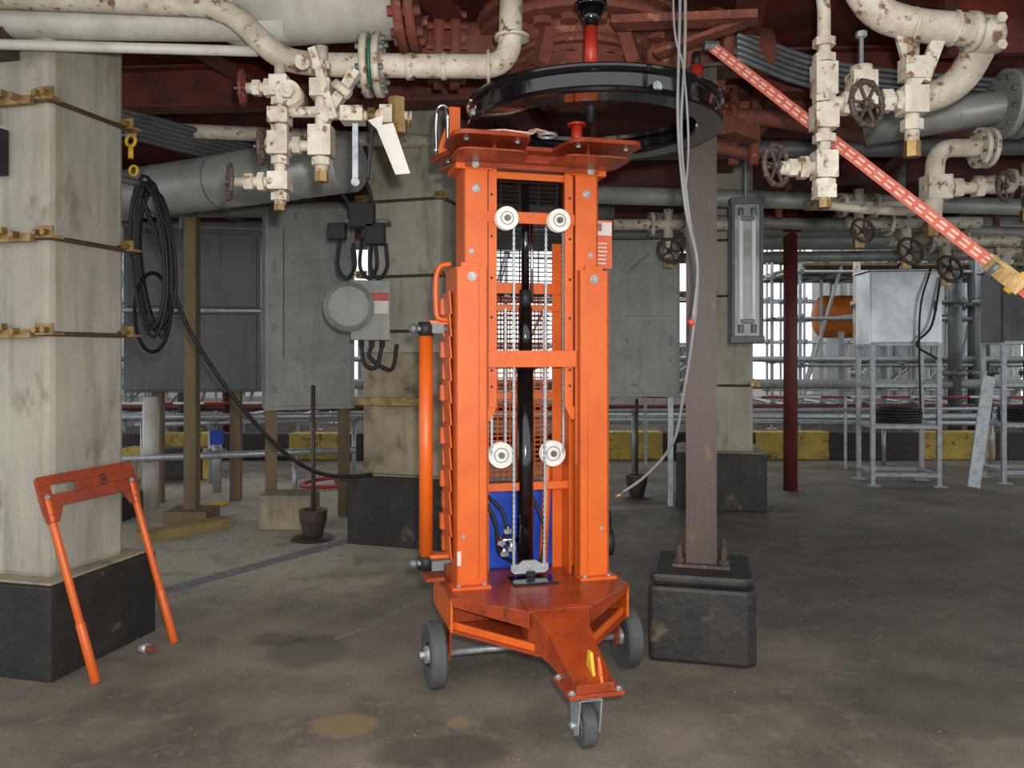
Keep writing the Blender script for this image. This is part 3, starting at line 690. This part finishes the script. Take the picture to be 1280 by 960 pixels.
for x in(-.0,.07,.14): b.hexn((x,0,1.46),(0,0,1),.022,.05,'rubber')
b.tube([(0,0,1.45),(.02,-.02,1.32),(.1,-.02,1.30),(.14,0,1.45)],.014,'rubber')
b.tube([(.07,0,1.45),(.06,-.02,1.36),(.2,.0,1.28),(.24,.05,1.45)],.014,'rubber')
b.box((.06,.15,1.7),(.1,.2,.1),'zincd');b.done()
b=B('cable_gland_boxes',(-1.0,5.45,0),bevel=.006)
b.box((-.02,0,2.33),(.17,.1,.17),'rubber');b.box((-.19,0,2.22),(.12,.08,.11),'rubber');b.box((.07,0,2.2),(.13,.1,.14),'rubber')
for x0 in(-.17,-.02,.05):
    b.tube([(x0,0,2.18),(x0-.01,-.03,1.98),(x0+.05,-.03,1.90),(x0+.10,-.0,1.98),(x0+.09,0,2.14)],.013,'rubber')
b.tube([(-.1,0,2.4),(-.15,-.02,2.5),(-.0,-.02,2.55),(.05,0,2.42)],.013,'rubber');b.box((0,.12,2.3),(.3,.16,.03),'zincd');b.done()
b=B('electrical_cabinet',(1.14,7.3,0),-6,bevel=.008)
b.box((0,0,1.7),(.74,.3,1.4),'cab');b.box((0,-.155,2.05),(.70,.02,.66),'cab');b.box((0,-.155,1.35),(.70,.02,.64),'cab')
b.box((.3,-.17,1.5),(.03,.03,.1),'zincd');b.box((-.3,0,.5),(.05,.05,1.0),'zinc');b.box((.3,0,.5),(.05,.05,1.0),'zinc')
b.beam((-.1,-.168,2.1),(.1,-.168,2.28),.01,.004,'green',up=(0,1,0));b.done()
b=B('fluorescent_light_fitting',(1.70,5.8,0),-8,bevel=.006)
b.box((0,.05,1.99),(.24,.06,1.06),'cabd');b.box((0,.0,1.99),(.20,.06,.96),'glass')
for x in(-.1,.1): b.box((x,-.01,1.99),(.025,.08,1.0),'cabd')
for z in(1.49,2.49): b.box((0,-.01,z),(.24,.09,.05),'cabd')
for x in(-.045,.045):
    b.cyl((x,-.035,1.58),(x,-.035,2.4),.016,'tubew');b.cyl((x,-.035,1.54),(x,-.035,1.60),.02,'zincd');b.cyl((x,-.035,2.38),(x,-.035,2.44),.02,'zincd')
for z in(1.62,2.36): b.box((0,-.06,z),(.10,.01,.03),'zincd')
b.cyl((0,.05,2.5),(0,.05,3.1),.015,'zincd');b.done()
# stainless box and stand
def stand(x,y,w,d,zt,box='stain'):
    b=B('instrument_stand',(x,y,0),-6,bevel=.003)
    for sx in(-1,1):
        for sy in(-1,1):
            b.box((sx*w/2,sy*d/2,zt/2),(.045,.045,zt),'zinc');b.box((sx*w/2,sy*d/2,.006),(.14,.12,.012),'zinc')
    for z in(.12,.62,1.05,zt):
        for sy in(-1,1): b.box((0,sy*d/2,z),(w,.04,.04),'zinc')
        for sx in(-1,1): b.box((sx*w/2,0,z),(.04,d,.04),'zinc')
    b.box((0,0,.645),(w,d,.01),'zinc')
    for k in range(5): b.torus((0,0,.67+.03*k),(0,0,1),.22+.01*(k%2),.018,'rubber',seg=28)
    b.box((0,0,zt+.38),(w+.06,d,.76),box);b.box((0,-d/2-.008,zt+.38),(w+.03,.012,.72),box);b.box((0,0,zt+.77),(w+.12,d+.08,.015),box)
    b.box((w/2-.04,-d/2-.02,zt+.4),(.03,.02,.1),'zincd')
    b.torus((.05,-.1,zt+.80),(0,1,0),.08,.012,'rubber')
    b.tube([(w/2,-d/2-.05,zt+.7),(w/2-.1,-d/2-.08,zt+.2),(w/2-.25,-d/2-.08,zt-.0),(w/2-.05,-d/2-.08,zt-.15)],.012,'rubber')
    b.tube([(w/2-.1,-d/2-.05,zt+.78),(w/2-.22,-d/2-.08,zt+.3),(w/2-.2,-d/2-.05,.75)],.01,'rubber')
    b.done()
stand(4.12,8.55,.66,.45,1.48);stand(5.55,8.7,.6,.45,1.5,'cabd')
# poles
b=B('brown_steel_pole');b.cyl((2.82,8.1,0),(2.82,8.1,2.9),.07,'dred');b.cyl((2.82,8.1,2.6),(2.82,8.1,2.64),.12,'dred');b.done()
def stub(x,y,h):
    b=B('pole_with_cup_base',(x,y,0))
    b.cyl((0,0,.12),(0,0,h),.016,'brown',seg=10);b.lathe([(.05,0),(.07,.03),(.10,.15),(.105,.22),(.08,.22),(.06,.14),(0,.12)],(0,0,0),(0,0,1),'brown')
    b.lathe([(0,.03),(.14,.02),(.17,0)],(0,0,0),(0,0,1),'brown');b.done()
stub(-1.49,6.0,1.15);stub(1.2,7.7,.95)
b=B('galvanised_pipe_rail')
for p,q,r in(((-3.9,7.0,.44),(-1.35,6.9,.56),.03),((-4.2,7.8,.76),(-1.0,7.6,.8),.028),((-4,8.5,.62),(-1,8.7,.7),.025),((1.0,9.2,.72),(7,9.4,.74),.022),((1.0,9.9,.55),(8,9.9,.5),.03)):
    b.cyl(p,q,r,'zinc',seg=12)
for x,y,h in((-3.3,7.0,.47),(-1.9,7.0,.53),(-3.6,7.8,.77),(-1.4,7.7,.79),(-3.2,8.5,.62),(-1.7,8.6,.66),(1.4,9.2,.72),(3.2,9.3,.73),(5.6,9.35,.74),(2.2,9.9,.55),(4.6,9.9,.53),(6.4,9.9,.52)):
    b.cyl((x,y,0),(x,y,h),.024,'zinc',seg=10);b.hexn((x,y,h),(0,0,1),.04,.05,'zincd')
b.done()
b=B('red_white_barrier_tube')
for a,c in((V((-4.8,9.6,.78)),V((0,9.6,.80))),(V((1.2,9.6,.86)),V((8,9.6,.86)))):
    n_=int((c-a).length/.35)
    for i in range(n_): b.cyl(a.lerp(c,i/n_),a.lerp(c,(i+1)/n_),.014,'red' if i%2 else 'white',seg=8)
for x in(-4.4,-2.4,-.3,1.6,4,6.5): b.cyl((x,9.6,0),(x,9.6,.8 if x<0 else .86),.02,'zinc',seg=8)
b.done()
b=B('pressure_hydrant');b.cyl((-2.95,8.0,0),(-2.95,8.0,.62),.045,'zinc');b.flange((-2.95,8.0,.4),(0,0,1),.1,.03,'zincd');b.handwheel((-2.95,8.0,.72),(0,0,1),.09,'zincd');b.box((-2.95,8,.55),(.1,.1,.14),'blue');b.done()
b=B('white_drain_pipe');b.cyl((-3.25,7.2,0),(-3.25,7.2,1.0),.07,'creamc');b.done()
b=B('striped_block',bevel=.01);b.box((-3.35,6.75,.1),(.3,.4,.2),'ped');b.done()
b=B('concrete_footing',bevel=.02);b.box((-1.78,6.4,.14),(.42,.30,.28),'col2');b.done()
b=B('timber_plank',bevel=.004);b.beam((-2.75,5.9,.035),(-2.3,6.45,.035),.16,.07,'woody');b.done()
b=B('leaning_board',bevel=.003);b.beam((4.95,8.3,1.15),(4.7,8.15,.02),.13,.02,'zinc',up=(0,1,0));b.done()
b=B('pipe_fitting_scrap');b.cyl((-1.73,3.72,.025),(-1.69,3.71,.025),.022,'zinc');b.cyl((-1.69,3.71,.022),(-1.655,3.70,.022),.017,'rust',seg=8);b.done()
b=B('orange_hose')
b.tube([(-1.9,8.6,.02),(-1.75,8.3,.02),(-1.95,8.1,.03),(-2.2,8.35,.02),(-1.9,8.5,.06),(-1.6,8.2,.02),(-1.4,8.4,.02)],.02,'red',seg=8);b.done()
b=B('yellow_hose');b.tube([(-3.0,7.4,.015),(-2.8,7.2,.015),(-2.6,7.35,.015)],.018,'yel2',seg=8);b.done()
# ------------------------------------------------------------------ loose orange frame leaning on column
b=B('orange_support_frame',bevel=.002)
A0=V((-1.763,3.39,.0));A1=V((-1.985,3.40,.80));C0=V((-1.629,3.86,.0));C1=V((-1.85,3.87,.80))
up=(A1-A0).normalized();ac=(C0-A0).normalized();nr=ac.cross(up).normalized()
for p,q in((A0,A1),(C0,C1)):
    b.cyl(p,p+up*.80,.0165,'orange',seg=20);b.cyl(p,p+up*.26,.0195,'orange',seg=20)
    for h in(.70,.73): b.cyl(p+up*h,p+up*(h+.006),.0185,'orange_d',seg=16)
w=(C0-A0).length
O=A0+up*.83
def pr(poly,m='orange_d',t=.006): b.prism(poly,-t,t,m,O=O,X=ac,Y=up,Z=nr)
top=.06;bot=-.065;s0,s1=-.012,.030
pr([(-.035,s1),(w+.035,s1),(w+.035,top),(w+.02,top+.012),(-.02,top+.012),(-.035,top)])
pr([(-.035,bot),(w+.035,bot),(w+.035,s0),(-.035,s0)])
pr([(-.035,s0),(.03,s0),(.03,s1),(-.035,s1)]);pr([(.17,s0),(w+.035,s0),(w+.035,s1),(.17,s1)])
pr([(-.035,bot),(.07,bot),(.035,-.13),(-.025,-.13)]);pr([(w-.07,bot),(w+.035,bot),(w+.025,-.13),(w-.035,-.13)])
for sd in(-1,1):
    b.torus(O+ac*(w*.66)+up*.01+nr*.006*sd,nr,.024,.003,'brown');b.cyl(O+ac*(w*.66)+up*.01+nr*.009*sd,O+ac*(w*.66)+up*.01,.012,'brown')
for x in(0,w): b.bolt(O+ac*x-up*.02+nr*(-.006),-nr,.009);b.bolt(O+ac*x-up*.02+nr*(.006),nr,.009)
b.done()
# ------------------------------------------------------------------ cables, straps
b=B('hanging_grey_cables')
b.tube([(.567,2.7,3.2),(.567,2.7,2.588),(.56,2.7,2.18),(.586,2.7,1.886),(.626,2.7,1.697),(.61,2.7,1.5)],.0055,'cable',seg=8)
b.tube([(.58,2.72,3.2),(.585,2.7,2.5),(.575,2.72,2.15),(.60,2.72,1.88),(.632,2.72,1.68),(.618,2.74,1.45),(.60,2.8,1.25),(.575,2.85,1.08),(.50,2.95,.95),(.41,3.0,.87)],.0055,'cable',seg=8)
b.tube([(.56,2.7,3.2),(.545,2.7,2.55),(.58,2.7,2.35),(.60,2.72,2.1),(.585,2.72,1.9)],.004,'cable',seg=8)
b.cyl((.41,3.0,.87),(.39,3.0,.855),.008,'brass');b.cyl((.60,2.7,1.51),(.61,2.7,1.49),.009,'red')
b.done()
b=B('black_cable_coil')
for i in range(9):
    o=random.uniform(-.02,.02);pp=[]
    for k in range(24):
        t=2*math.pi*k/24;rr=.09+.012*math.sin(i*2.3);hh=.40+.03*math.sin(i*1.7)
        pp.append((-2.05+rr*math.sin(t)+o+.06*(1-math.cos(t))*.5,4.5+.02*i-.1+o,1.93+hh*math.cos(t)+.02*math.sin(3*t+i)))
    b.tube(pp,.011,'rubber',seg=8,smooth=False,closed=True)
for i in range(2):
    pp=[(-2.0+.1*math.sin(2*math.pi*k/24),4.45,1.62+.22*math.cos(2*math.pi*k/24)) for k in range(24)];b.tube(pp,.011,'rubber',seg=8,smooth=False,closed=True)
b.tube([(-2.1,4.5,2.32),(-2.02,4.6,2.0),(-1.93,4.7,1.6),(-1.78,4.85,1.25),(-1.6,5.0,.95),(-1.42,5.2,.70),(-1.25,5.45,.56),(-1.0,5.7,.52)],.014,'rubber')
b.cyl((-2.15,4.2,2.33),(-2.02,4.5,2.33),.02,'zincd');b.done()
b=B('yellow_hook')
b.torus((-1.93,4.05,2.47),(.3,1,0),.028,.009,'yel2');b.cyl((-1.93,4.05,2.38),(-1.93,4.05,2.44),.013,'yel2');b.torus((-1.94,4.1,2.33),(.3,1,0),.024,.007,'yel2');b.cyl((-2.0,4.05,2.5),(-1.9,4.05,2.5),.008,'zinc');b.done()
b=B('ratchet_strap')
A=V((.86,3.45,2.72));C=V((1.63,2.72,1.70));d=(C-A)
side=V((.25,-.1,.97));side=(side-d.normalized()*side.dot(d.normalized())).normalized();nn=d.cross(side).normalized()
for i in range(90):
    p=A+d*i/90;q=A+d*(i+1)/90
    for k,(o0,o1) in enumerate(((-.022,-.012),(-.012,-.004),(-.004,.004),(.004,.012),(.012,.022))):
        m_='webw' if (k in(1,3) and i%3) else 'web'
        vs=[p+side*o0,q+side*o0,q+side*o1,p+side*o1];pv=[b.bm.verts.new(v+nn*.001) for v in vs];qv=[b.bm.verts.new(v-nn*.001) for v in vs]
        b.f(pv,m_);b.f(qv[::-1],m_)
R=Matrix((d.normalized(),nn,side)).transposed()
E=C
b.box(E+d.normalized()*.06,(.14,.03,.06),'brass',rot=R);b.box(E+d.normalized()*.03+side*.02,(.10,.05,.012),'gold',rot=R);b.cyl(E+side*.04+d.normalized()*.02,E-side*.04+d.normalized()*.02,.018,'zincd')
b.cyl(E+side*.04+d.normalized()*.1,E-side*.04+d.normalized()*.1,.015,'yel2')
b.beam(E+d.normalized()*.1,E+d.normalized()*.5,.044,.004,'web',up=nn)
b.hexn(A,(1,0,0),.02,.06,'zincd');b.done()
# ------------------------------------------------------------------ scaffolding and distance
def scaffold(x0,x1,y0,nx,ny,dy,levels,seed):
    rnd=random.Random(seed);b=B('scaffolding')
    xs=[x0+(x1-x0)*i/nx+rnd.uniform(-.15,.15) for i in range(nx+1)];top=levels[-1]+.5
    for j in range(ny+1):
        y=y0+dy*j
        for x in xs: b.cyl((x,y,.1),(x,y,top),.028,'zinc',seg=8);b.box((x,y,.12),(.15,.15,.02),'zinc')
        for z in levels:
            b.cyl((x0-.2,y-.05,z+.04*j),(x1+.2,y-.05,z+.04*j),.026,'zinc',seg=8)
            for x in xs: b.box((x,y-.03,z+.04*j),(.07,.09,.07),'zincd')
        for i in range(nx):
            if rnd.random()<.5: b.cyl((xs[i],y+.06,levels[0]),(xs[i+1],y+.06,levels[-1 if rnd.random()<.5 else 1]),.026,'zinc',seg=8)
    for z in levels:
        for x in xs: b.cyl((x+.05,y0,z+.05),(x+.05,y0+dy*ny,z+.05),.026,'zinc',seg=8)
    b.bx(x0,x1,y0,y0+dy*ny,levels[-2]+.1,levels[-2]+.14,'wood')
    b.done()
scaffold(4.4,9.5,12,7,2,1.3,[.5,1.2,1.9,2.6,3.3],3);scaffold(5.5,13,17,9,1,1.5,[.6,1.6,2.5,3.4,4.3],4)
scaffold(-8,-3.2,12,7,2,1.2,[.4,1.1,1.8,2.5,3.2],5);scaffold(-12,-4,17,9,1,1.5,[.6,1.6,2.5,3.4,4.3],6);scaffold(-2,4,15,6,1,1.5,[.6,1.5,2.4,3.3],8)
b=B('orange_storage_drum');b.cyl((5.3,13.6,2.0),(6.4,13.6,2.0),.36,'tank',seg=32);b.sphere((5.3,13.6,2.0),.36,'tank',sc=(.5,1,1));b.sphere((6.4,13.6,2.0),.36,'tank',sc=(.5,1,1))
for x in(5.5,6.2): b.box((x,13.6,.9),(.1,.5,1.7),'zinc')
b.done()
b=B('process_pipework')
for x,y,m_,r in((7.35,11.4,'green',.06),(6.2,11.2,'zincd',.09),(8.2,11.3,'cabd',.12),(5.0,11.6,'cream',.05),(-4.7,11.5,'cabd',.1),(-5.6,11.3,'zinc',.06),(-4.0,11.2,'dred',.05),(7.0,12,'cabd',.15),(6.6,11.3,'zinc',.05),(7.7,11.25,'cabd',.07)):
    b.cyl((x,y,.1),(x,y,3.4),r,m_);b.flange((x,y,1.1),(0,0,1),r*1.8,.06,m_,6);b.flange((x,y,2.1),(0,0,1),r*1.8,.06,m_,6)
for y,z,m_,r in((11.2,.95,'cab',.07),(11.35,1.3,'zinc',.04),(11.6,.6,'dred',.05),(11.1,.5,'zinc',.05)):
    b.cyl((-9,y,z),(10,y,z),r,m_)
b.done()
b=B('process_building')
for x0,x1,y,h,m_ in((9,14,22,7,'cab'),(-15,-9,24,6,'lag'),(3,6,26,1.7,'cabd'),(-5,-1,26,2.6,'cab')):
    b.bx(x0,x1,y,y+2,0,h,m_)
    for k in range(int((x1-x0)/.5)): b.bx(x0+.5*k,x0+.5*k+.08,y-.06,y,0,h,'zincd')
b.done()
# ------------------------------------------------------------------ light, world, camera
w=bpy.data.worlds.new('overcast_sky');S.world=w;w.use_nodes=True
bg=w.node_tree.nodes['Background'];bg.inputs['Color'].default_value=(.95,.97,1,1);bg.inputs['Strength'].default_value=1.6
def area(name,loc,tgt,size,power,col=(1,1,1)):
    l=bpy.data.lights.new(name,'AREA');l.energy=power;l.size=size;l.color=col;o=bpy.data.objects.new(name,l);o.location=loc
    o.rotation_euler=(V(tgt)-V(loc)).to_track_quat('-Z','Y').to_euler();S.collection.objects.link(o)
area('camera_flash',(.06,-.02,1.52),(.1,4,1.5),.06,98,(1,.96,.90))
cd=bpy.data.cameras.new('camera');cam=bpy.data.objects.new('camera',cd);S.collection.objects.link(cam)
cam.location=(0,0,1.4);cam.rotation_euler=(math.radians(90),0,0);cd.sensor_width=36;cd.lens=28.125;cd.shift_y=-40/1280
cd.clip_start=.05;S.camera=cam
S.view_settings.view_transform='Standard'
